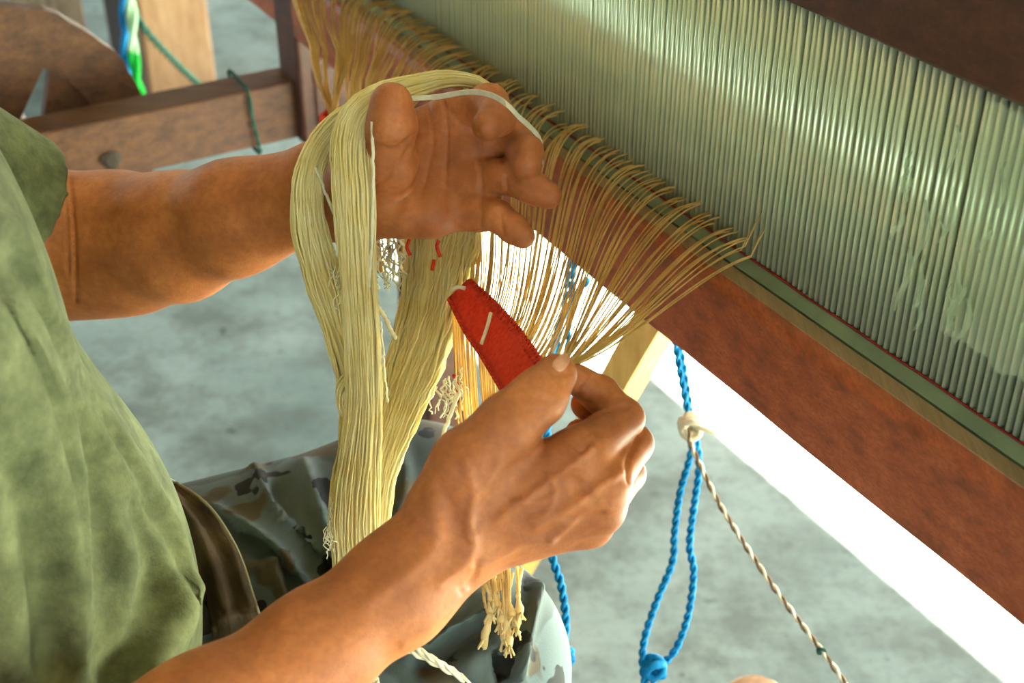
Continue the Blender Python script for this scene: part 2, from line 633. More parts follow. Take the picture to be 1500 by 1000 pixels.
obj('upper_beam', *extrude_u(up, 0.05, 1.62, 30, 0.001), M['dark_wood'], loom, False)['label'] = 'dark brown upper beam over the reed'
obj('back_board', *box_nuz(0.562, 0.575, 0.12, 1.62, 0.793, 0.99), M['olive_wood'], loom, False)['label'] = 'dark olive board behind the reed'  # added to hide the bright floor and keep gaps between dents dark
for u in (1.36, 0.06):
    bevel(obj('post', *box_nuz(0.50, 0.60, u - .03, u + .03, 0.60, 1.08), M['dark_wood'], loom, False), .004)
    bevel(obj('leg', *box_nuz(0.63, 0.70, u - .03, u + .03, 0.0, 0.68), M['dark_wood'], loom, False), .004)
    bevel(obj('foot_rail', *box_nuz(0.515, 0.72, u - .032, u + .032, 0.62, 0.69), M['dark_wood'], loom, False), .004)
rail = bevel(obj('side_rail', *box_nuz(-0.9, 0.515, 1.345, 1.395, 0.605, 0.672), M['rail_wood'], loom, False), .003)
rail['label'] = 'brown side rail with a dark round knot'
ctr = on_n(163, 236, 0)  # placeholder replaced below
r_ = ray(163, 234); tt = (1.3445 - CAM @ UV) / (r_ @ UV); kc = CAM + r_ * tt
ang = np.arange(14) * 2 * math.pi / 14
kv = [kc - UV * 0.0015 + (NV * math.cos(a) * 0.011 + ZV * math.sin(a) * 0.0105) * (1 + .1 * math.sin(3 * a)) for a in ang]
kv += [kc - UV * 0.003 + (NV * math.cos(a) * 0.006 + ZV * math.sin(a) * 0.0055) for a in ang]
kf = [(i, (i + 1) % 14, 14 + (i + 1) % 14, 14 + i) for i in range(14)] + [tuple(range(14, 28))]
obj('knot', np.array(kv), kf, M['knot'], rail, False)
# a slim leg and pale stay of the loom below the beam
lq = CAM + ray(634, 600) * ((1.25 - CAM @ UV) / (ray(634, 600) @ UV))
bevel(obj('back_leg', *box_nuz(lq @ NV - .02, lq @ NV + .025, 1.22, 1.28, 0.0, 0.62), M['dark_wood'], loom, False), .004)
a0 = P(962, 470, 1.22); a1 = on_z(715, 900, 0.0); dv = a1 - a0
stv, stf = tube(np.array([a0 - dv * .04, a0, (a0 + a1) / 2, a1]), 0.022, 4)
obj('stay', stv, stf, M['yellow_wood'], loom, False)['label'] = 'yellow unpainted slanting stay of the loom'

# reed
RN = 0.533
RZ0, RZ1 = 0.803, 0.986
U0, U1, PITCH_D = 0.20, 1.36, 0.0052
reed = empty('reed', L(RN, 0.75, 0.80))
tag(reed, 'pale green loom reed of upright parallel dents between two beams', 'reed')
bp = [(0.5295, 0.799), (0.5405, 0.799), (0.5405, 0.8045), (0.5295, 0.8045)]
obj('baulk', *extrude_u([(0.5207, 0.7955), (0.5405, 0.7955), (0.5405, 0.8055), (0.5292, 0.8042), (0.5207, 0.800)], 0.14, 1.40, 20), M['baulk'], reed, False)['label'] = 'grey-green lower baulk of the reed'
obj('baulk', *extrude_u([(0.529, 0.984), (0.541, 0.984), (0.541, 0.99), (0.529, 0.99)], 0.14, 1.40, 20), M['baulk'], reed, False)
lv, lf = tube(np.array([L(0.5290, u, 0.8052 + .0004 * math.sin(u * 90)) for u in np.linspace(0.16, 1.38, 90)]), 0.0008, 5)
obj('binding', lv, lf, M['dark_red'], reed)['label'] = 'thin red binding thread along the foot of the reed'
k = 8
dv = []
for z in (RZ0 - .002, RZ1):
    for j in range(k):
        a = 2 * math.pi * j / k
        dv.append(NV * math.cos(a) * 0.0036 + UV * math.sin(a) * 0.0017 + ZV * (z - RZ0))
df = [(j, (j + 1) % k, k + (j + 1) % k, k + j) for j in range(k)] + [tuple(range(k - 1, -1, -1)), tuple(range(k, 2 * k))]
dent_me = mesh_data('dent', dv, df, M['dent'])
u = U0; i = 0
rl = np.array(reed.location)
while u < U1:
    o = bpy.data.objects.new('dent', dent_me)
    o.parent = reed
    o.location = Vector(L(RN + random.uniform(-.0003, .0003), u, RZ0) - rl)
    o.rotation_euler = (random.uniform(-.004, .004), random.uniform(-.004, .004), 0)
    COL.objects.link(o)
    u += PITCH_D + random.uniform(-.0003, .0003); i += 1

# crumpled clear film hanging over the near end of the reed
nu, nz = 150, 60
V = []; F = []
for i in range(nu + 1):
    for j in range(nz + 1):
        u = 0.16 + 0.27 * i / nu; z = 0.845 + 0.138 * j / nz
        w = min(1, (i) / 12, (nu - i) / 55 + .05)
        e = 0.006 * mnoise.noise(Vector((u * 120, z * 16, 1.7))) + 0.004 * mnoise.noise(Vector((u * 300 + 8 * z, z * 40, 4.2)))
        low = 0.012 * mnoise.noise(Vector((u * 60, 3.3, 0.2)))
        V.append(L(0.521 - 0.6 * abs(e) * w - .001, u, z + low * (1 - j / nz)))
for i in range(nu):
    for j in range(nz):
        a = i * (nz + 1) + j
        F.append((a, a + nz + 1, a + nz + 2, a + 1))
obj('plastic_film', V, F, M['film'], reed)['label'] = 'crumpled shiny clear plastic over the near end of the reed'
mb = MB()
for s in range(46):
    u = random.uniform(0.2, 0.47); z = random.uniform(0.85, 0.975); ln = random.uniform(.012, .045)
    w = random.uniform(.0008, .0022); tl = random.uniform(-.12, .02)
    rows = []
    for q in range(6):
        f = q / 5
        c = L(0.514 - .003 * math.sin(f * 5 + s), u + tl * ln * f + .001 * math.sin(f * 6 + s), z + ln * (f - .5))
        ww = w * math.sin(math.pi * (0.12 + .8 * f))
        rows += [c - UV * ww, c + UV * ww + NV * .0012 * math.sin(s + 4 * f), c + UV * ww + NV * .0006, c - UV * ww + NV * .0006]
    ff = []
    for q in range(5):
        for e in range(4):
            g = (e + 1) % 4
            ff.append((q * 4 + e, q * 4 + g, q * 4 + 4 + g, q * 4 + 4 + e))
    ff += [(3, 2, 1, 0), (20, 21, 22, 23)]
    mb.add(rows, ff)
o = mb.build('plastic_shreds', M['film'], reed); o['kind'] = 'stuff'
o['label'] = 'narrow torn shreds of clear plastic'


# ------------------------------------------------------------------ person
E_L = P(100, 362, 1.0); SH_L = L(-0.10, 0.87, 1.05)
E_R = P(-40, 1255, 0.622); SH_R = L(-0.10, 0.485, 1.09)

# left arm (far one), palm towards the camera
def lp(x, y, d): return P(x, y, d)
forearm_l = ('U', 0.02, [
    cap(SH_L, E_L, 0.052, 0.045),
    cap(E_L, P(170, 353, .985), 0.045, 0.0465), cap(P(170, 353, .985), P(260, 347, .957), 0.0465, 0.042),
    cap(P(260, 347, .957), P(345, 318, .925), 0.042, 0.034), cap(P(345, 306, .925), P(470, 256, .89), 0.031, 0.0205),
    cap(P(345, 330, .925), P(470, 300, .89), 0.031, 0.0205), cap(P(80, 420, 1.0), P(200, 400, .98), .02, .025)])
wrist_l = ('U', 0.014, [cap(P(470, 256, .89), P(515, 238, .882), .0205, .0185), cap(P(470, 300, .89), P(520, 312, .88), .0205, .019)])
palm_l = ('U', 0.010, [
    cap(P(505, 238, .884), P(668, 172, .864), .0150, .0150),
    cap(P(505, 262, .886), P(690, 215, .861), .0155, .0140),
    cap(P(505, 288, .884), P(702, 262, .859), .0155, .0135),
    cap(P(508, 312, .880), P(700, 308, .856), .0150, .0120),
    cap(P(530, 308, .866), P(630, 316, .852), .0170, .0145),
    cap(P(515, 285, .868), P(566, 240, .838), .0195, .0185)])
th_l = ('U', 0.006, [cap(P(520, 272, .862), P(567, 226, .832), .018, .0165), cap(P(567, 226, .832), P(574, 183, .812), .0160, .0142), cap(P(574, 183, .812), P(573, 152, .806), .0146, .0128)])
fi_l = [
    ('U', .004, [cap(P(668, 172, .862), P(716, 152, .838), .0140, .0120), cap(P(716, 152, .838), P(729, 172, .817), .0118, .0108), cap(P(729, 172, .817), P(714, 184, .806), .0106, .0094)]),
    ('U', .004, [cap(P(692, 213, .860), P(752, 199, .850), .0130, .0118), cap(P(752, 199, .850), P(770, 222, .832), .0115, .0106), cap(P(770, 222, .832), P(771, 241, .822), .0104, .0092)]),
    ('U', .004, [cap(P(704, 262, .858), P(742, 258, .840), .0125, .0108), cap(P(742, 258, .840), P(780, 275, .831), .0104, .0100), cap(P(780, 275, .831), P(803, 286, .826), .0098, .0084)]),
    ('U', .004, [cap(P(702, 308, .855), P(728, 316, .842), .0112, .0096), cap(P(728, 316, .842), P(752, 335, .836), .0094, .0090), cap(P(752, 335, .836), P(766, 346, .832), .0088, .0076)])]
arm_l = ('U', 0.007, [forearm_l, ('U', .012, [wrist_l, palm_l]), th_l, ('U', .0012, fi_l)])
arm_l = ('U', 0.009, [('U', 0.012, [forearm_l, wrist_l, palm_l]), th_l, ('U', .0012, fi_l)])

# right arm (near one), back of the hand towards the camera
forearm_r = ('U', 0.02, [
    cap(SH_R, E_R, 0.052, 0.042),
    cap(E_R, P(140, 1190, .642), 0.042, 0.043), cap(P(140, 1190, .642), P(300, 1075, .675), 0.043, 0.036),
    cap(P(300, 1075, .675), P(465, 950, .702), 0.036, 0.0275), cap(P(465, 950, .702), P(575, 866, .716), 0.0275, 0.0250),
    cap(P(575, 852, .716), P(645, 772, .722), 0.0225, 0.0215), cap(P(585, 880, .722), P(665, 808, .730), 0.0215, 0.0205)])
palm_r = ('U', 0.010, [
    cap(P(660, 752, .722), P(846, 668, .716), .0175, .0140),
    cap(P(668, 772, .722), P(882, 712, .718), .0175, .0132),
    cap(P(675, 792, .726), P(878, 744, .728), .0170, .0125),
    cap(P(680, 806, .734), P(864, 768, .740), .0150, .0112),
    cap(P(690, 745, .742), P(830, 705, .745), .019, .017),
    cap(P(668, 720, .716), P(748, 668, .722), .0185, .0150)])
th_r = ('U', 0.007, [cap(P(652, 742, .716), P(684, 680, .708), .017, .0185), cap(P(684, 680, .708), P(744, 622, .703), .0180, .0160), cap(P(744, 622, .703), P(788, 583, .706), .0152, .0140), cap(P(788, 583, .706), P(814, 549, .712), .0136, .0112)])
fi_r = [
    ('U', .004, [cap(P(846, 668, .716), P(912, 612, .740), .0142, .0118), cap(P(912, 612, .740), P(878, 577, .756), .0116, .0108), cap(P(878, 577, .756), P(840, 556, .744), .0108, .0092)]),
    ('U', .004, [cap(P(882, 712, .718), P(927, 648, .752), .0132, .0114), cap(P(927, 648, .752), P(866, 604, .770), .0112, .0112), cap(P(866, 604, .770), P(800, 604, .748), .0112, .0100)]),
    ('U', .004, [cap(P(878, 744, .728), P(918, 694, .768), .0122, .0106), cap(P(918, 694, .768), P(876, 640, .788), .0104, .0100), cap(P(876, 640, .788), P(806, 628, .764), .0100, .0092)]),
    ('U', .004, [cap(P(864, 768, .740), P(896, 728, .776), .0108, .0094), cap(P(896, 728, .776), P(866, 690, .795), .0090, .0086), cap(P(866, 690, .795), P(832, 676, .788), .0086, .0074)])]
arm_r = ('U', 0.02, [
    cap(SH_R, E_R, 0.052, 0.042),
    cap(E_R, P(150, 1180, .642), 0.042, 0.044), cap(P(150, 1180, .642), P(300, 1075, .675), 0.044, 0.036),
    cap(P(300, 1075, .675), P(465, 950, .702), 0.036, 0.0275), cap(P(465, 950, .702), P(575, 866, .716), 0.0275, 0.0250),
    cap(P(575, 852, .716), P(645, 772, .722), 0.0225, 0.0215), cap(P(585, 880, .722), P(665, 808, .730), 0.0215, 0.0205)])
palm_r = ('U', 0.010, [
    cap(P(660, 752, .722), P(846, 668, .716), .0175, .0140),
    cap(P(668, 772, .722), P(882, 712, .718), .0175, .0132),
    cap(P(675, 792, .726), P(878, 744, .728), .0170, .0125),
    cap(P(680, 806, .734), P(864, 768, .740), .0150, .0112),
    cap(P(690, 745, .742), P(830, 705, .745), .019, .017),
    cap(P(668, 720, .716), P(748, 668, .722), .0185, .0150)])
th_r = ('U', 0.007, [cap(P(652, 742, .716), P(684, 680, .708), .017, .0185), cap(P(684, 680, .708), P(744, 622, .703), .0180, .0160), cap(P(744, 622, .703), P(788, 583, .706), .0152, .0140), cap(P(788, 583, .706), P(814, 549, .712), .0136, .0112)])
fi_r = [
    ('U', .004, [cap(P(846, 668, .716), P(913, 613, .742), .0138, .0112), cap(P(913, 613, .742), P(880, 578, .758), .0108, .0102), cap(P(880, 578, .758), P(846, 556, .748), .0102, .0088)]),
    ('U', .004, [cap(P(882, 712, .718), P(927, 650, .754), .0128, .0112), cap(P(927, 650, .754), P(892, 612, .778), .0106, .0100), cap(P(892, 612, .778), P(858, 592, .772), .0100, .0086)]),
    ('U', .004, [cap(P(878, 744, .728), P(918, 694, .770), .0120, .0104), cap(P(918, 694, .770), P(880, 650, .790), .0100, .0094), cap(P(880, 650, .790), P(848, 634, .784), .0094, .0080)]),
    ('U', .004, [cap(P(864, 768, .740), P(896, 728, .776), .0106, .0092), cap(P(896, 728, .776), P(866, 690, .795), .0088, .0084), cap(P(866, 690, .795), P(838, 676, .790), .0084, .0072)])]
arm_r = ('U', 0.009, [('U', 0.012, [forearm_r, palm_r]), th_r, ('U', .0012, fi_r)])

Vl, Ql = sculpt(arm_l, 0.0016)
Vl = relax(Vl, Ql, 2)
c1 = lambda pts, ox, oy, s: [(ox + x / s, oy + y / s) for x, y in pts]
Vl = chisel(Vl, Ql, [
    (c1([(690, 240), (715, 400), (690, 560), (655, 690)], 420, 80, 3.333), 2.6, -.0010),      # head line
    (c1([(640, 400), (560, 520), (480, 610), (425, 650)], 420, 80, 3.333), 3.0, -.0016),      # life line
    (c1([(770, 230), (785, 420), (775, 640), (800, 780)], 420, 80, 3.333), 2.8, -.0012),      # heart line
    (c1([(420, 430), (520, 470), (620, 400)], 420, 80, 3.333), 5, -.0018),
    (c1([(770, 250), (850, 330), (930, 370)], 420, 80, 3.333), 4, -.0012),
    (c1([(940, 400), (950, 620), (945, 830)], 420, 80, 3.333), 3.5, -.0016),
    (c1([(1060, 420), (1060, 520)], 420, 80, 3.333), 3, -.0012),
    (c1([(1070, 600), (1075, 720)], 420, 80, 3.333), 3, -.0012),
    (c1([(1040, 760), (1055, 870)], 420, 80, 3.333), 3, -.0012),
    ([(585, 245), (600, 290), (590, 335)], 14, .0016),
    ([(102, 262), (108, 340), (112, 440)], 3, -.0018), ([(92, 258), (98, 320), (100, 400)], 2.5, -.0012),
    ([(450, 225), (470, 300), (480, 345)], 3, -.0010),
    ([(180, 300), (300, 300), (420, 262)], 18, .0012)])
Vr, Qr = sculpt(arm_r, 0.0015)
Vr = relax(Vr, Qr, 2)
k2 = lambda pts: c1(pts, 560, 480, 2.5)
k3 = lambda pts: c1(pts, 420, 600, 2.5)
Vr = chisel(Vr, Qr, [
    (k2([(215, 600), (235, 680), (255, 760)]), 16, -.0020),                    # hollow at the thumb root
    (k2([(300, 480), (330, 600), (310, 760)]), 8, .0015),                      # thumb tendon
    (k2([(430, 470), (395, 560), (330, 640), (320, 760)]), 7, .0012),
    (k2([(420, 700), (560, 600), (700, 500), (760, 440)]), 7, .0018),          # index tendon
    (k2([(560, 720), (700, 650), (800, 580), (870, 530)]), 7, .0022),
    (k2([(620, 770), (720, 690), (800, 650)]), 6, .0016),
    (k2([(330, 880), (430, 830), (540, 780), (620, 775)]), 6, .0015),  # vein
    (k2([(610, 540), (635, 600), (600, 680), (540, 700)]), 5, .0014),
    (k2([(480, 640), (580, 640), (640, 600)]), 5, .0010),
    (k2([(700, 560), (780, 640), (830, 600)]), 9, -.0018),
    (k2([(690, 700), (760, 690), (800, 680)]), 7, -.0020),
    (k2([(690, 420), (730, 450), (760, 410)]), 4, -.0018),
    (k2([(745, 330), (800, 300), (895, 290)]), 3.5, -.0022),                   # fold of the index finger
    (k2([(700, 260), (745, 210), (770, 180)]), 3.5, -.0014),
    (k2([(740, 400), (770, 370), (800, 390)]), 4, -.0012),
    (k2([(905, 560), (900, 480), (945, 390)]), 4, -.0020),
    (k2([(500, 260), (540, 300), (590, 310)]), 5, -.0008), (k2([(520, 220), (570, 260), (620, 270)]), 4, -.0008),
    (k2([(440, 330), (480, 380), (520, 400)]), 7, -.0012),
    (k2([(640, 125), (615, 150), (640, 170), (690, 165)]), 3, -.0010),         # nail fold
    (k3([(540, 330), (560, 450), (480, 560), (300, 700)]), 13, .0016),          # wrist tendons
    (k3([(690, 460), (660, 560), (560, 640)]), 8, .0016),
    (k3([(600, 350), (620, 450), (610, 520)]), 15, -.0015),
    (k3([(650, 660), (560, 760), (430, 850)]), 8, .0010),
    (k3([(700, 560), (680, 620), (640, 660)]), 5, -.0012)])

person = empty('person', L(0.1, 0.69, 0.0))
tag(person, 'seated weaver in a green t-shirt and camouflage trousers, holding cream yarn on one raised hand', 'person')

# the rest of the body, under the clothes and out of the frame
HC = L(0.0, 0.69, 1.40)
rot = np.array([NV, UV, ZV])
hipR, hipL = L(-0.09, 0.595, 0.53), L(-0.09, 0.785, 0.53)
kneeR, kneeL = L(0.283, 0.580, 0.572), L(0.345, 0.755, 0.535)
ankR, ankL = L(0.29, 0.58, 0.09), L(0.37, 0.77, 0.09)
torso = ('U', 0.05, [
    ell(L(-0.10, 0.68, 1.0), (.09, .16, .18), rot), ell(L(-0.04, 0.69, 0.76), (.09, .14, .2), rot), ell(L(-.06, .69, .56), (.12, .16, .09), rot),
    cap(L(-0.1, .68, 1.14), L(-0.06, .69, 1.27), .055, .052),
    cap(SH_L, SH_R, .05, .05)])
head = ('U', 0.02, [
    ell(HC, (.098, .075, .105), rot), ell(HC + NV * .03 - ZV * .055, (.06, .055, .06), rot),
    cap(HC + NV * .092 - ZV * .005, HC + NV * .112 - ZV * .03, .008, .013), cap(HC + NV * .078 - ZV * .062 - UV * .018, HC + NV * .078 - ZV * .062 + UV * .018, .008, .008),
    cap(HC + NV * .05 - ZV * .1, HC + NV * .065 - ZV * .1, .02, .018),
    ell(HC - UV * .076, (.018, .007, .032), rot), ell(HC + UV * .076, (.018, .007, .032), rot)])
legs = ('U', 0.02, [cap(hipR, kneeR, .075, .052), cap(hipL, kneeL, .075, .052), cap(kneeR, ankR, .05, .036), cap(kneeL, ankL, .05, .036)]
        + [x for a in (ankR, ankL) for x in (cap(a - ZV * .055, a + NV * .15 - ZV * .07, .03, .018), cap(a, a - ZV * .05, .036, .03))])
body = ('U', 0.03, [torso, cap(L(-0.06, .69, 1.24), HC - ZV * .05, .052, .05), head, legs])
Vb, Qb = sculpt(body, 0.008, 12, .05)
Vb = relax(Vb, Qb, 1)
allV = np.concatenate([Vb, Vl, Vr]); allQ = np.concatenate([Qb, Ql + len(Vb), Qr + len(Vb) + len(Vl)])
obj('body', allV, allQ, M['skin'], person)['label'] = 'tanned forearms and hands of the weaver'

# nail of the near thumb: a thin shell lifted from the skin
x, y, d = project(Vr); N = normals(Vr, Qr)
view = (CAM - Vr) / np.linalg.norm(CAM - Vr, axis=1)[:, None]
near = np.nonzero((np.hypot(x - 823, y - 533) < 40) & ((N * view).sum(1) > 0.05) & (d < 0.74))[0]


def skin_depth(px, py):
    q = np.hypot(x[near] - px, y[near] - py)
    w = 1 / (q * q + 2.0) ** 2
    return (d[near] * w).sum() / w.sum()


ca, sa_ = math.cos(math.radians(-48)), math.sin(math.radians(-48))
nV = []; nF = []
for lay in range(7):
    rr = lay / 6
    for j in range(28):
        a = 2 * math.pi * j / 28
        cx = math.copysign(abs(math.cos(a)) ** .75, math.cos(a)) * 14.5 * rr; cy = math.copysign(abs(math.sin(a)) ** .75, math.sin(a)) * 11 * rr
        px_, py_ = 822 + cx * ca - cy * sa_, 531 + cx * sa_ + cy * ca
        nV.append(P(px_, py_, skin_depth(px_, py_) - .0012 * math.sqrt(max(0, 1 - rr ** 4)) + .0004 * (rr > .99)))
for lay in range(6):
    for j in range(28):
        k_ = (j + 1) % 28
        nF.append((lay * 28 + j, lay * 28 + k_, (lay + 1) * 28 + k_, (lay + 1) * 28 + j))
obj('nail', nV, nF, M['nail'], person)['label'] = 'pale nail of the near thumb'
hv = ('U', .02, [ell(HC + ZV * .02 - NV * .018, (.1, .082, .1), rot), ell(HC - NV * .05 - ZV * .03, (.06, .074, .07), rot)])
hV, hQ = sculpt(hv, 0.006, 12)
obj('hair', hV, hQ, M['hair'], person)
for s in (-1, 1):
    eV, eQ = sculpt(ell(HC + NV * .083 + UV * .03 * s + ZV * .005, (.012, .013, .012), rot), .003, 8)
    obj('eye', eV, eQ, M['eye'], person)

# shirt
e_dir = E_L - SH_L
slv_end = SH_L + e_dir * 0.86
tee = ('U', 0.04, [
    ell(L(-0.085, 0.69, 1.02), (.118, .180, .20), rot), ell(L(-0.015, 0.69, 0.84), (.122, .175, .24), rot),
    ell(L(0.022, 0.69, 0.68), (.130, .178, .17), rot),
    cap(L(-.1, .69, 1.17), L(-0.07, .69, 1.23), .075, .066),
    cap(SH_L, SH_R, .065, .065)])
tee = ('Z', tee, L(0.15, 0.6, 0.612), NV * 0.12 + ZV * 0.99)
rs_end = SH_R + (E_R - SH_R) * 0.6
shirt = ('U', 0.03, [tee, cutcap(SH_L, slv_end, .062, .059), cutcap(SH_R, rs_end, .068, .06)])
Vs, Qs = sculpt(shirt, 0.0045, 12, .06)
Vs = relax(Vs, Qs, 2)
k4 = lambda pts: c1(pts, 0, 300, 1.428)
Vs = chisel(Vs, Qs, [
    (k4([(0, 50), (70, 200), (180, 400), (280, 580), (350, 700), (390, 830)]), 26, .010),
    (k4([(40, 60), (140, 260), (250, 450), (330, 600), (390, 720), (415, 830)]), 18, -.007),
    (k4([(0, 200), (80, 350), (120, 520), (145, 700), (160, 940)]), 26, .011),
    (k4([(20, 150), (110, 330), (170, 480), (220, 640), (240, 800), (240, 960)]), 30, -.009),
    (k4([(-20, 480), (50, 620), (80, 780), (95, 960)]), 30, -.010),
    (k4([(392, 800), (365, 890), (310, 970), (270, 1040)]), 18, .010),
    (k4([(300, 640), (325, 760), (300, 880), (240, 980)]), 24, -.009),
    (k4([(-30, 600), (10, 780), (20, 960)]), 24, .008),
    (k4([(200, 560), (240, 660), (270, 760)]), 16, .004),
    (k4([(110, 0), (104, 40), (60, 72)]), 3, -.0012), ([(60, 262), (68, 290), (40, 325)], 4, .0012), ([(44, 232), (52, 278), (14, 325)], 3, -.0016)])
obj('shirt', Vs, Qs, M['shirt'], person)['label'] = 'washed green cotton t-shirt'

# trousers
tr = ('U', 0.035, [
    ell(L(-.06, .69, .57), (.135, .19, .105), rot),
    cap(hipR + ZV * .0, kneeR, .098, .076), cap(hipL, kneeL, .098, .080),
    cutcap(kneeR, ankR + ZV * .03, .076, .07), cutcap(kneeL, ankL + ZV * .03, .078, .07)])
Vt, Qt = sculpt(tr, 0.0045, 12, .06)
Vt = relax(Vt, Qt, 2)
k5 = lambda pts: c1(pts, 200, 600, 2.856)
Vt = chisel(Vt, Qt, [
    (k5([(480, 220), (540, 360), (660, 480), (820, 690)]), 8, .009),
    (k5([(700, 240), (760, 420), (830, 640)]), 10, .008),
    (k5([(600, 330), (700, 520), (800, 690)]), 10, -.009),
    (k5([(320, 420), (470, 500), (620, 620), (720, 780)]), 8, .008),
    (k5([(430, 540), (560, 620), (660, 740)]), 9, -.008),
    (k5([(560, 660), (600, 760), (640, 850)]), 9, .008),
    (k5([(470, 670), (560, 630), (620, 640), (690, 700), (790, 720)]), 3.5, .0035),
    (k3([(400, 130), (430, 260), (400, 420)]), 12, .006), (k3([(300, 140), (330, 300)]), 10, -.006),
    (k3([(450, 890), (560, 830), (740, 740)]), 9, .010), (k3([(500, 940), (640, 850), (760, 770)]), 16, -.012),
    (k3([(960, 560), (900, 700), (840, 980)]), 10, .008), (k3([(900, 560), (850, 760), (790, 960)]), 12, -.007),
    (k3([(760, 880), (780, 960), (790, 1000)]), 4, -.005)])
obj('trousers', Vt, Qt, M['camo'], person)['label'] = 'grey-green camouflage cotton trousers'

# brown under-shirt tail between shirt and lap
tx, ty, td = project(Vt)


def lap_depth(x, y, dflt):
    m = (np.abs(tx - x) < 9) & (np.abs(ty - y) < 9)
    return td[m].min() if m.any() else dflt


inner = spline([(215, 690, .860), (245, 745, .850), (275, 800, .842), (300, 870, .835), (312, 960, .828), (300, 1040, .82)], 40)
outer = spline([(228, 690, .930), (300, 735, .925), (345, 800, .905), (370, 870, .885), (386, 930, .870), (392, 1040, .85)], 40)
rows = 22; V = []; F = []
for j in range(rows + 1):
    f = j / rows
    for i in range(40):
        q = inner[i] * (1 - f) + outer[i] * f
        b = .003 * math.sin(f * 11 + i * .05)
        V.append(P(q[0], q[1], lap_depth(q[0], q[1], q[2]) - .006 + b - .006 * math.sin(math.pi * f)))
for j in range(rows):
    for i in range(39):
        a = j * 40 + i
        F.append((a, a + 1, a + 41, a + 40))
u_s = obj('undershirt_tail', V, F, M['brown_cloth'], person)
m = u_s.modifiers.new('thick', 'SOLIDIFY'); m.thickness = 0.0025
u_s['label'] = 'brown cloth tail with a pale edge under the green shirt'
pv, pf = tube(np.array([V[rows * 40 + i] for i in range(40)]), 0.0012, 5)
obj('edge_piping', pv, pf, M['piping'], u_s)

# bench
bench = empty('bench', L(-.2, .69, 0))
tag(bench, 'plain dark wooden bench under the seated weaver', 'bench')
bevel(obj('seat', *box_nuz(-.38, -.02, .35, 1.12, .405, .442), M['dark_wood'], bench, False), .004)
for n in (-.34, -.06):
    for uu in (.40, 1.07):
        bevel(obj('leg', *box_nuz(n - .02, n + .02, uu - .02, uu + .02, 0, .406), M['dark_wood'], bench, False), .003)

# ------------------------------------------------------------------ yarn hank
def bundle(mb, ctrl, nst, r, seed, thick=0.45, wob=0.06, samples=44, taper_ends=0):
    """ctrl rows: px, py, depth, width in px"""
    g = random.Random(seed)
    c = spline(ctrl, samples)
    pts = np.array([P(a, b, e) for a, b, e, w in c])
    half = c[:, 3] / 2 * c[:, 2] / FPX
    T = np.gradient(pts, axis=0); T /= np.linalg.norm(T, axis=1)[:, None]
    view = pts - CAM; view /= np.linalg.norm(view, axis=1)[:, None]
    S = np.cross(T, view); S /= np.linalg.norm(S, axis=1)[:, None]
    O = np.cross(S, T)
    ss = np.linspace(0, 1, samples)
    V, F = tube(pts, 1, 10)
    ring = []
    for i in range(samples):
        for j in range(10):
            a = 2 * math.pi * j / 10
            ring.append(pts[i] + S[i] * math.cos(a) * half[i] * .8 + O[i] * math.sin(a) * max(half[i] * thick * .8, .0015))
    mb.add(ring, F)
    for s in range(nst):
        a = g.uniform(0, 2 * math.pi); rho = math.sqrt(g.uniform(.62, 1.22))
        sx = rho * math.cos(a); sy = rho * math.sin(a)
        ph1, ph2, f1, f2 = g.uniform(0, 6), g.uniform(0, 6), g.uniform(1, 4), g.uniform(6, 16)
        wx = sx + wob * np.sin(ss * f1 * 6 + ph1) + wob * .35 * np.sin(ss * f2 * 6 + ph2)
        wy = sy + wob * np.cos(ss * f1 * 5 + ph2)
        q = pts + S * (wx * half)[:, None] + O * (wy * np.maximum(half * thick, .0018))[:, None]
        mb.add(*tube(q, r * g.uniform(.8, 1.3), 4, False))


hank = empty('yarn_hank', P(525, 840, .85))
tag(hank, 'long hank of cream yarn looped over the raised hand and hanging in thick bundles', 'yarn')
mb = MB()
bundle(mb, [(728, 140, .872, 8), (700, 121, .868, 14), (655, 116, .862, 20), (610, 126, .855, 28), (570, 139, .842, 36), (534, 160, .826, 44), (516, 200, .818, 52), (518, 280, .818, 54), (524, 400, .822, 46), (532, 520, .826, 46), (533, 600, .830, 46), (526, 680, .836, 54), (520, 760, .842, 62), (524, 850, .848, 60)], 105, .00070, 1, .4, .08)
o = mb.build('strand_bundle', M['hank'], hank); o['label'] = 'straight front bundle of the hank passing behind the thumb'; o['kind'] = 'stuff'
mb = MB()
bundle(mb, [(545, 152, .848, 20), (505, 172, .843, 30), (470, 212, .838, 34), (452, 262, .835, 38), (453, 330, .837, 44), (472, 410, .84, 50), (497, 490, .842, 38), (514, 560, .846, 34), (520, 640, .85, 40), (510, 720, .852, 46), (512, 840, .856, 44)], 85, .00070, 2, .45, .12)
o = mb.build('strand_bundle', M['hank'], hank); o['label'] = 'bundle of the hank curving round the far wrist'; o['kind'] = 'stuff'
mb = MB()
bundle(mb, [(668, 290, .925, 60), (648, 345, .918, 96), (636, 420, .905, 84), (620, 490, .892, 78), (596, 560, .882, 74), (570, 630, .870, 62), (550, 710, .866, 48), (542, 840, .868, 40)], 125, .00075, 3, .28, .10)
o = mb.build('strand_bundle', M['hank'], hank); o['label'] = 'wide bundle of the hank falling from behind the palm'; o['kind'] = 'stuff'
mb = MB()                                    # coiled knot of strands at the side of the hank
g = random.Random(5)
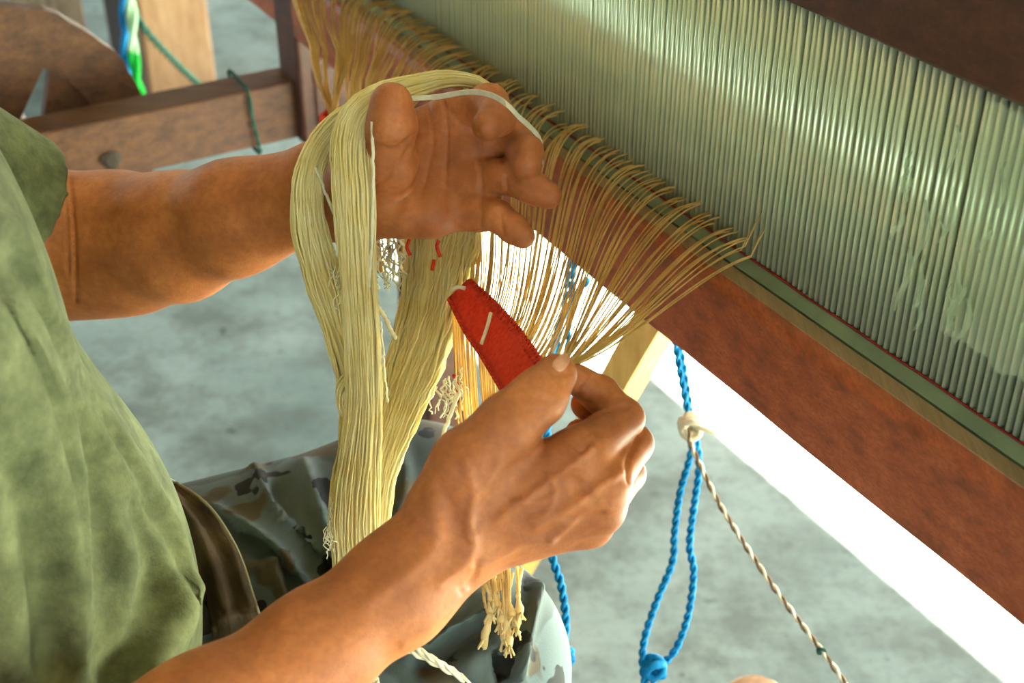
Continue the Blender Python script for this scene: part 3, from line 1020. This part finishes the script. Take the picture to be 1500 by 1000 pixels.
for s in range(60):
    rx = g.uniform(5, 17); ry = rx * 2.0; ph = g.uniform(-.3, .3)
    q = [P(512 + rx * math.cos(t) * 1.0 + 4 * math.sin(t * 1.3 + s), 580 + ry * math.sin(t), .835 + .006 * math.sin(t + s) - .0002 * (17 - rx)) for t in np.linspace(1.2 + ph, 5.6 + ph, 18)]
    mb.add(*tube(np.array(q), .0005, 4, False))
o = mb.build('strand_coil', M['hank'], hank); o['kind'] = 'stuff'
mb = MB()
for s in range(9):
    q = spline([(598 - s * .3, 143 + s * .5, .832), (640, 139 + s * .7, .838), (690, 132 + s * .7, .822), (722, 137 + s * .8, .806), (745, 152 + s * .8, .797), (760, 168 + s * .8, .804), (778, 184 + s * .8, .822), (793, 205 + s * .7, .834), (795, 240, .85)], 40)
    mb.add(*tube(np.array([P(*w) for w in q]), .0006, 4, False))
o = mb.build('strand', M['white_yarn'], hank); o['label'] = 'thin run of yarn across the curled fingers'
for pts, r in ([[(545, 178, .80), (547, 250, .812), (546, 330, .818), (540, 420, .82)], .0011], [[(462, 245, .832), (480, 290, .835), (496, 330, .838), (505, 375, .84)], .0011],
               [[(545, 436, .86), (562, 462, .862), (580, 496, .865)], .0016], [[(672, 575, .86), (655, 620, .85), (640, 660, .835), (610, 712, .82), (596, 750, .80)], .0014],
               [[(558, 470, .85), (562, 530, .85), (568, 590, .852)], .0007]):
    q = spline(pts, 26)
    obj('strand', *tube(np.array([P(*w) for w in q]) + rng.normal(0, .00025, (26, 3)), r, 5), M['white_yarn'], hank)
mb = MB()                                    # frayed loops and curly ends
g = random.Random(9)
for s in range(150):
    if s < 70: x0, y0, dd = g.uniform(622, 680), g.uniform(525, 595), .865 + g.uniform(-.006, .006)
    elif s < 110: x0, y0, dd = g.uniform(548, 592), g.uniform(345, 408), .90
    elif s < 130: x0, y0, dd = g.uniform(478, 492), g.uniform(740, 800), .84
    else: x0, y0, dd = g.uniform(480, 520), g.uniform(380, 470), .825
    if s < 70 and y0 < 600 - (x0 - 615) * .9: continue
    q = [P(x0 + g.uniform(-3, 3) + 4 * math.sin(t * 5 + s), y0 + 34 * (t - .4) + 2 * math.cos(t * 7 + s), dd + .003 * math.sin(t * 4 + s)) for t in np.linspace(0, 1, 9)]
    mb.add(*tube(np.array(q), g.uniform(.0004, .0008) if s < 110 else .00035, 4, True))
o = mb.build('frayed_ends', M['white_yarn'], hank); o['kind'] = 'stuff'
o['label'] = 'curly white cut ends and fluff'

# ------------------------------------------------------------------ warp threads
warp = empty('warp', L(0.42, 0.75, 0.70))
tag(warp, 'golden warp threads fanning from the reed to a red woven strip in the hands', 'warp threads')
band_r = spline([(686, 412, .885), (720, 443, .858), (756, 482, .82), (780, 515, .77), (808, 556, .742)], 30)
band_l = spline([(660, 436, .888), (684, 484, .862), (708, 520, .832), (732, 560, .79), (754, 598, .755)], 30)


def line_y(x):
    return np.interp(x, [440, 540, 700, 900, 1090, 1300], [-80, 0, 100, 242, 375, 515])


def root(x, lift=0.0):
    q = on_z(x, line_y(x), RZ0)
    return L(RN - .002, q @ UV, RZ0 + .006 + lift)


def thread(pts, r):
    return obj('warp_thread', *tube(pts, r, 4), M['warp'], warp)


g = random.Random(21)
xs = []
xr = 458.0
while xr < 1112:
    xs.append(xr); xr += np.interp(xr, [448, 700, 1100], [3.6, 4.0, 4.8]) + g.uniform(-1.2, 1.2)
tie = on_n(490, 172, 0.40)
for i, xr in enumerate(xs):
    cl = math.floor(i / 3)
    cg = random.Random(cl * 13 + 5)
    jx, jy = cg.uniform(-7, 7), cg.uniform(-6, 6)
    A = root(xr, g.uniform(0, .012))
    tip = A + NV * .004 + ZV * g.uniform(.000, .006)
    out = A - NV * (g.uniform(.028, .045)) + ZV * g.uniform(-.002, .008)
    r = g.uniform(.00062, .0008) * np.interp(xr, [450, 700, 1000], [1.25, .92, .9])
    if xr < 552:                                   # far bunch tied with red wool
        e = on_n(490 + g.uniform(-7, 7), 172, .40 + g.uniform(-.004, .004))
        f = (xr - 448) / 104
        mid = on_n(446 + 70 * f + jx, 60 + 30 * f + jy, .405 + .03 * f)
        mid2 = on_n(470 + 28 * f + jx * .5, 140, .40)
        q = np.vstack([bezier(A, out, mid * .6 + out * .4, mid, 12)[:-1], bezier(mid, mid + (mid2 - A) * .22, mid2, e, 12)])
        q = np.vstack([q, e - ZV * .05 + rng.normal(0, .003, 3)])
        thread(q, r * 1.05)
    elif xr < 716:                                 # falling behind the raised hand
        f = (xr - 552) / 164
        e = P(552 + 52 * f + jx * .6, 398 + jy * 2 - 20 * f, .945)
        mid = on_n(505 + 95 * f + jx, 100 + 60 * f + jy, .425)
        if g.random() < .5: e = P(600 + 60 * f + jx, 470, .93)
        q = np.vstack([bezier(A, out, mid + (A - mid) * .35 + ZV * .012, mid, 12)[:-1], bezier(mid, mid + (mid - A) * .22 - ZV * .02, e + ZV * .07, e, 12)])
        thread(q, r)
    else:                                          # into the red strip, out of it and down to the lap
        f = (xr - 716) / (1112 - 716)
        f = min(1.0, max(0.0, f * 1.04 + (cg.uniform(-.012, .012))))
        pinch = f > 0.62
        if not pinch:
            ff = f / 0.62
            k = ff * 26
            er = band_r[int(k)] + (band_r[min(int(k) + 1, 29)] - band_r[int(k)]) * (k - int(k))
            el_ = band_l[int(k)] + (band_l[min(int(k) + 1, 29)] - band_l[int(k)]) * (k - int(k))
            e = P(er[0], er[1], er[2] + .0004); e2 = P(el_[0], el_[1], el_[2] + .0006)
        else:
            ff = (f - .62) / .38
            e = P(806 + 26 * ff + jx * .3, 543 - 4 * ff + jy * .3, .742); e2 = None
        dirp = (A - e)
        c2 = e + dirp * g.uniform(.40, .50) - ZV * (0.030 * (1 - f) + .004) + UV * jx * .0005
        out2 = A - NV * g.uniform(.03, .05) + UV * .010 * (1 - .3 * f) + UV * jx * .0008 + ZV * g.uniform(-.002, .006)
        if pinch: c2 = P(846 + 70 * ff + jx, 478 + 40 * ff + jy, .79 + .03 * ff)
        q = bezier(A, out2, c2, e, 20)
        if f > .97: q[0] = q[0] + ZV * .02 + NV * .002
        q = np.vstack([tip, q])
        if e2 is not None and i % 5 not in (1, 3):
            x2 = 667 + 82 * ff + jx * .3 + g.uniform(-1.5, 1.5)
            e3 = P(x2, 606 + 10 * ff, .868 - .045 * ff + g.uniform(-.012, .004))
            q = np.vstack([q, spline([e, (e + e2) / 2 + CF * .0012, e2], 4)[1:], spline([e2, (e2 * .5 + e3 * .5) - CF * .002, e3], 8)[1:]])
            if i % 5 != 2:
                e4 = P(704 + 54 * ff + jx, 838 + 60 * g.random(), .835)
                q = np.vstack([q, spline([e3, e3 * .5 + e4 * .5 + CF * .006, e4], 6)[1:]])
        thread(q, r)

# red woven strip
V = []; F = []
nj = 9
for i in range(30):
    for j in range(nj):
        f = j / (nj - 1)
        q = band_l[i] * (1 - f) + band_r[i] * f
        w = (1 if (i % 2) else -1) * 2.0 * (abs(f - .5) * 2) ** 4
        V.append(P(q[0] + w * .6 * (1 if f > .5 else -1), q[1] + w * .5, q[2] - .003 * math.sin(math.pi * f)))
V = np.array(V)
for i in range(29):
    for j in range(nj - 1):
        a = i * nj + j
        F.append((a, a + nj, a + nj + 1, a + 1))
bo = obj('woven_strip', V, F, M['red_wool'], warp)
m = bo.modifiers.new('thick', 'SOLIDIFY'); m.thickness = .003; m.offset = 0
bo['label'] = 'red woven strip crossing the warp threads'
mb = MB()
for edge, sgn in ((band_l, 1), (band_r, -1)):         # loops of weft along both edges
    e = spline(edge, 34)
    for i in range(33):
        a, b = e[i], e[i + 1]
        dx, dy = (-(b[1] - a[1])) * .75 * sgn, (b[0] - a[0]) * .75 * sgn
        q = [P(a[0], a[1], a[2]), P((a[0] + b[0]) / 2 + dx, (a[1] + b[1]) / 2 + dy, a[2] - .0025), P(b[0], b[1], b[2] - .001), P(b[0] - dx * 2, b[1] - dy * 2, b[2] - .002)]
        mb.add(*tube(spline(q, 8), .0014, 4))
o = mb.build('weft_loops', M['red_wool'], bo); o['kind'] = 'stuff'
q = spline([(719, 458, .835), (714, 478, .832), (705, 504, .83)], 8)
obj('loose_thread', *tube(np.array([P(*w) for w in q]), .0012, 5), M['white_yarn'], warp)
q = spline([(660, 424, .87), (672, 420, .87), (681, 422, .869)], 8)
obj('loose_thread', *tube(np.array([P(*w) for w in q]), .0014, 5), M['white_yarn'], warp)
tl = spline([(479, 171, 0), (489, 175, 0), (503, 166, 0)], 10)
ring = [tie + UV * .012 * math.cos(a) + NV * .010 * math.sin(a) + ZV * .002 * math.sin(a * 2) for a in np.linspace(0, 2 * math.pi, 18)]
obj('tie', *tube(np.array(ring), .0034, 6), M['red_wool'], warp)['label'] = 'red wool tie round the far bunch'
for pts in ([(643, 352), (640, 362), (645, 376)], [(600, 350), (596, 362), (601, 374)], [(668, 560), (672, 580), (673, 600)], [(636, 380), (633, 396)], [(664, 548), (668, 556)]):
    q = spline([(a, b, .862) for a, b in pts], 7)
    obj('red_bit', *tube(np.array([P(*w) for w in q]), .0012, 5), M['red_wool'], warp)
# tassels of knotted warp ends on the lap
g = random.Random(33)
tas = [(702, 838, 722, 882), (726, 838, 718, 900), (728, 850, 704, 972), (738, 836, 738, 940), (742, 840, 752, 905), (758, 830, 756, 922), (764, 832, 762, 900), (734, 850, 746, 948), (716, 850, 730, 890), (750, 838, 740, 925), (720, 840, 708, 940), (745, 850, 733, 915)]
for (xa, ya, xb, yb) in tas:
    q = spline([(xa, ya, .842), ((xa + xb) / 2 + g.uniform(-5, 5), (ya + yb) / 2, .838), (xb, yb, .838)], 16)
    mb = MB()
    pts = np.array([P(*w) for w in q])
    rr = np.full(16, .0014) * np.array([1 + .2 * math.sin(3 * k_) for k_ in range(16)]); rr[-4:] = [.0022, .0030, .0026, .0018]
    mb.add(*tube(pts, rr, 6))
    for s in range(9):
        dx, dy = g.uniform(-9, 9), g.uniform(4, 16)
        mb.add(*tube(spline([P(xb, yb - 6, .838), P(xb + dx * .6, yb + dy * .4, .836 + g.uniform(-.003, .003)), P(xb + dx, yb + dy, .837)], 5), .0007, 4))
    mb.build('tassel', M['tassel'], warp)
for s, pts in enumerate(([(588, 948, .80), (630, 968, .81), (690, 1002, .83), (760, 1050, .85)], [(596, 940, .80), (640, 968, .81), (672, 988, .825), (720, 1030, .84)], [(545, 985, .80), (552, 1000, .80), (556, 1040, .80)])):
    q = spline(pts, 20)
    c = np.array([P(*w) for w in q])
    T, A, B = frames(c)
    mb = MB()
    for h in range(2):
        th = np.linspace(0, 26, 20) + h * math.pi
        mb.add(*tube(c + (A * np.cos(th)[:, None] + B * np.sin(th)[:, None]) * .0011, .0012, 5))
    mb.build('plied_yarn', M['cream_rope'], hank)

# ------------------------------------------------------------------ ropes
def rope(parent, name, pts3, r, pitch, strands, mats=None, n=None):
    L_ = np.linalg.norm(np.diff(pts3, axis=0), axis=1).sum()
    n = n or max(20, int(L_ / pitch * 7))
    c = spline(pts3, n)
    T, A, B = frames(c)
    s = np.concatenate([[0], np.cumsum(np.linalg.norm(np.diff(c, axis=0), axis=1))])
    res = []
    for h in range(strands):
        th = s / pitch * 2 * math.pi + h * 2 * math.pi / strands
        q = c + (A * np.cos(th)[:, None] + B * np.sin(th)[:, None]) * r * .52
        res.append((tube(q, r * .56, 6), (mats or [None])[h % len(mats or [None])]))
    return res


def rope_obj(parent, name, pts3, r, pitch, strands, mat):
    mb = MB()
    for (v, f), _ in rope(parent, name, np.array(pts3), r, pitch, strands): mb.add(v, f)
    return mb.build(name, mat, parent)


def knot_mesh(c, r, rr, seed, turns=3):
    g = random.Random(seed)
    q = []
    for t in np.linspace(0, turns * 2 * math.pi, 40):
        q.append(c + np.array([math.cos(t) * r, math.sin(t * .73 + seed) * r * .8, math.sin(t) * r * .9 + math.cos(t * .5) * r * .3]))
    return tube(np.array(q), rr, 6)


ND = 1.12
RD = [P(a, b, ND) for a, b in [(988, 500), (996, 545), (1005, 590), (1010, 622)]]
blue = empty('blue_rope', RD[-1])
tag(blue, 'twisted blue rope looped in the sunlight below the red-brown beam', 'rope', 'blue ropes under the loom')
up_pt = [L(.57, .80, .7235)] + [P(a, b, ND + .005) for a, b in [(960, 415), (975, 470)]]
rope_obj(blue, 'strand', up_pt + RD, .0030, .018, 2, M['blue_rope'])
rope_obj(blue, 'strand', [L(.573, .77, .7235)] + [P(a, b, ND + .006) for a, b in [(978, 420), (990, 480), (999, 525), (1007, 575), (1013, 622)]], .0030, .018, 2, M['blue_rope'])
rope_obj(blue, 'strand', [P(a, b, ND) for a, b in [(1014, 630), (1012, 665), (996, 722), (988, 780), (985, 822), (962, 880), (944, 935), (941, 975), (946, 1010), (950, 1060)]], .0033, .016, 2, M['blue_rope'])
rope_obj(blue, 'strand', [P(a, b, ND + .004) for a, b in [(1016, 630), (1024, 680), (1016, 745), (1010, 800), (1016, 838), (1008, 900), (990, 950), (970, 972), (955, 976)]], .0033, .016, 2, M['blue_rope'])
obj('knot', *knot_mesh(P(958, 978, ND), .0075, .0034, 3), M['blue_rope'], blue)
rope_obj(blue, 'tail', [P(a, b, ND) for a, b in [(960, 985), (955, 1010), (958, 1060)]], .0027, .016, 2, M['blue_rope'])

b2 = empty('blue_rope', P(828, 980, 1.06))
tag(b2, 'thin blue rope hanging beside the trouser knee, frayed at its knot', 'rope', 'blue ropes under the loom')
rope_obj(b2, 'strand', [L(.50, .75, .7235), L(.47, .745, .69)] + [P(a, b, 1.06) for a, b in [(806, 560), (800, 690), (806, 800), (822, 858), (829, 910), (826, 950), (831, 985), (826, 1040)]], .0034, .016, 2, M['blue_rope'])
mb = MB()
for s in range(26):
    x0 = random.uniform(818, 838); y0 = random.uniform(940, 985)
    mb.add(*tube(spline([P(828, y0, 1.06), P((828 + x0) / 2, y0 + 12, 1.058), P(x0, y0 + random.uniform(15, 34), 1.058)], 6), .0009, 4))
obj('knot', *knot_mesh(P(828, 962, 1.06), .005, .003, 8, 2), M['blue_rope'], b2)
o = mb.build('frayed_end', M['blue_rope'], b2); o['kind'] = 'stuff'

b3 = empty('blue_rope', P(825, 540, 1.15))
tag(b3, 'pair of blue cords glimpsed behind the fanned warp threads', 'rope', 'blue ropes under the loom')
rope_obj(b3, 'strand', [P(840, 318, 1.2) * [1, 1, 0] + [0, 0, .7235]] + [P(a, b, 1.2) for a, b in [(840, 330), (832, 400), (826, 450), (818, 500), (812, 560)]], .0032, .018, 2, M['blue_rope'])
rope_obj(b3, 'strand', [P(846, 318, 1.2) * [1, 1, 0] + [0, 0, .7235]] + [P(a, b, 1.2) for a, b in [(846, 330), (838, 420), (834, 470), (831, 520), (830, 580)]], .0032, .018, 2, M['blue_rope'])

cord = empty('twisted_cord', P(1012, 625, ND - .01))
tag(cord, 'thin cream and brown twisted cord running down from the knot on the blue rope', 'cord')
cp = np.array([P(a, b, e) for a, b, e in [(1006, 628, ND - .012), (1016, 660, ND - .014), (1058, 745, ND - .02), (1130, 855, ND - .03), (1203, 952, ND - .04), (1245, 1010, ND - .045), (1300, 1090, ND - .05)]])
for (v, f), m_ in rope(cord, 'x', cp, .0024, .019, 2, ['cream_rope', 'brown_rope']):
    obj('strand', v, f, M[m_], cord)['label'] = m_.split('_')[0] + ' strand of the twisted cord'
obj('knot', *knot_mesh(P(1011, 624, ND - .006), .0075, .0030, 1, 4), M['cream_rope'], cord)
obj('cord_end', *tube(spline([P(1016, 622, ND - .012), P(1030, 628, ND - .016), P(1049, 634, ND - .016)], 8), .0022, 6), M['cream_rope'], cord)
obj('knot', *knot_mesh(P(1203, 952, ND - .04), .0028, .0014, 4, 2), M['green_rope'], cord)

# ------------------------------------------------------------------ things in the back
def at_u(x, y, u):
    r = ray(x, y)
    return CAM + r * ((u - CAM @ UV) / (r @ UV))


wheel = empty('warp_reel', at_u(20, 178, 1.46))
tag(wheel, 'brown wooden spoked wheel standing behind the side rail of the loom', 'reel')
wc = at_u(12, 236, 1.44)
R_ = 0.160; tk = .022


def w3(a, r, t): return wc + (NV * math.cos(a) + ZV * math.sin(a) * 1.06) * r + UV * t


V = []; F = []
na = 72
for i in range(na):
    a = 2 * math.pi * i / na
    ro = R_ + (.003 if i % 6 < 2 else 0)
    V += [w3(a, ro, 0), w3(a, ro, tk), w3(a, R_ * .66, tk), w3(a, R_ * .66, 0)]
for i in range(na):
    j = (i + 1) % na
    for e in range(4):
        g_ = (e + 1) % 4
        F.append((i * 4 + e, i * 4 + g_, j * 4 + g_, j * 4 + e))
obj('rim', V, F, M['rail_wood'], wheel, False)
for s_ in range(5):
    a_ = 0.98 + math.pi / 5 + s_ * 2 * math.pi / 5
    ring_ = [(R_ * .22, -.50)] + [(R_ * .69, -.60 + .15 * q_) for q_ in range(9)] + [(R_ * .22, -.36)]
    V = [w3(a_ + da, r0, t_) for t_ in (.003, tk - .003) for r0, da in ring_]
    m_ = len(ring_)
    F = [tuple(range(m_)), tuple(range(2 * m_ - 1, m_ - 1, -1))] + [(q_, m_ + q_, m_ + (q_ + 1) % m_, (q_ + 1) % m_) for q_ in range(m_)]
    obj('spoke', V, F, M['rail_wood'], wheel, False)
V, F = tube(np.array([wc - UV * .012, wc + UV * .12]), .042, 20)
obj('hub', V, F, M['rail_wood'], wheel, False)
bevel(obj('stand', *box_nuz(wc @ NV - .09, wc @ NV - .0, 1.50, 1.55, 0, wc[2] + .01), M['dark_wood'], wheel, False), .004)

# pale wooden block post standing on the floor
fp = on_z(262, 126, 0.0)
n0, u0 = fp @ NV, fp @ UV
post = empty('timber_post', fp)
tag(post, 'thick pale timber post standing on the concrete behind the loom', 'post')
bevel(obj('shaft', *box_nuz(n0 - .085, n0 + .075, u0 - .06, u0 + .08, 0, 1.5), M['pale_wood'], post, False), .008)
bevel(obj('plank', *box_nuz(n0 - .125, n0 - .087, u0 - .07, u0 + .08, 0, 1.5), M['dark_plank'], post, False), .004)['label'] = 'dark weathered plank fixed on its side'  # separate darker slab along the left side of the post
fp2 = on_z(100, 98, 0.0)
n1, u1 = fp2 @ NV, fp2 @ UV
pk = obj('board', *box_nuz(n1 - .10, n1 + .06, u1, u1 + .05, 0, 1.4), M['grey_wood'], None, False)
tag(bevel(pk, .005), 'grey-brown upright board behind the wooden wheel', 'board')

# straps and cords hanging in the back
D2 = 2.1
ro = rope_obj(None, 'blue_strap', [P(a, b, D2) for a, b in [(182, -160), (182, -40), (183, 40), (187, 118)]], .0085, .12, 2, M['aqua_rope'])
tag(ro, 'bright blue strap hanging left of the pale timber post', 'strap')
gs = empty('green_strap', P(203, 140, D2))
tag(gs, 'pale strap turning bright green, hanging beside the blue strap', 'strap')
rope_obj(gs, 'upper_length', [P(a, b, D2 - .02) for a, b in [(188, -160), (190, -40), (193, 30), (195, 80)]], .0085, .12, 2, M['pale_rope'])['label'] = 'pale green upper length'
rope_obj(gs, 'lower_length', [P(a, b, D2 - .02) for a, b in [(195, 76), (199, 105), (205, 138)]], .0085, .12, 2, M['lime_rope'])['label'] = 'vivid green lower length'
ro = rope_obj(None, 'green_string', [P(a, b, e) for a, b, e in [(182, -30, 2.08), (205, 32, 2.1), (250, 85, 2.2), (300, 132, 2.4)]], .006, .04, 2, M['green_rope'])
tag(ro, 'dark green string slanting across the pale timber post', 'string')
rt = []
for n_, z_ in [(-.002, .674), (.0, .640), (.004, .600), (.03, .598)]: pass
tc_ = at_u(362, 132, 1.343)
nn = tc_ @ NV
loop = [L(nn, 1.341, .676), L(nn + .002, 1.341, .64), L(nn + .006, 1.341, .601), L(nn + .006, 1.37, .6), L(nn + .006, 1.399, .601), L(nn + .003, 1.399, .64), L(nn, 1.399, .676), L(nn, 1.37, .677), L(nn, 1.341, .676)]
ro = rope_obj(None, 'green_tie', loop, .0024, .02, 2, M['green_rope'])
tag(ro, 'dark green cord tied round the brown side rail', 'cord')

# tip of a yellow wooden peg at the lower edge
pg = P(1110, 1016, 1.3)
V, F = tube(np.array([pg - ZV * (pg[2] - .001), pg - ZV * .1, pg - ZV * .01, pg]), [.034, .034, .033, .024], 18)
tag(obj('wooden_peg', V, F, M['pale_wood']), 'rounded yellow wooden peg end standing on the floor below the cord', 'peg')
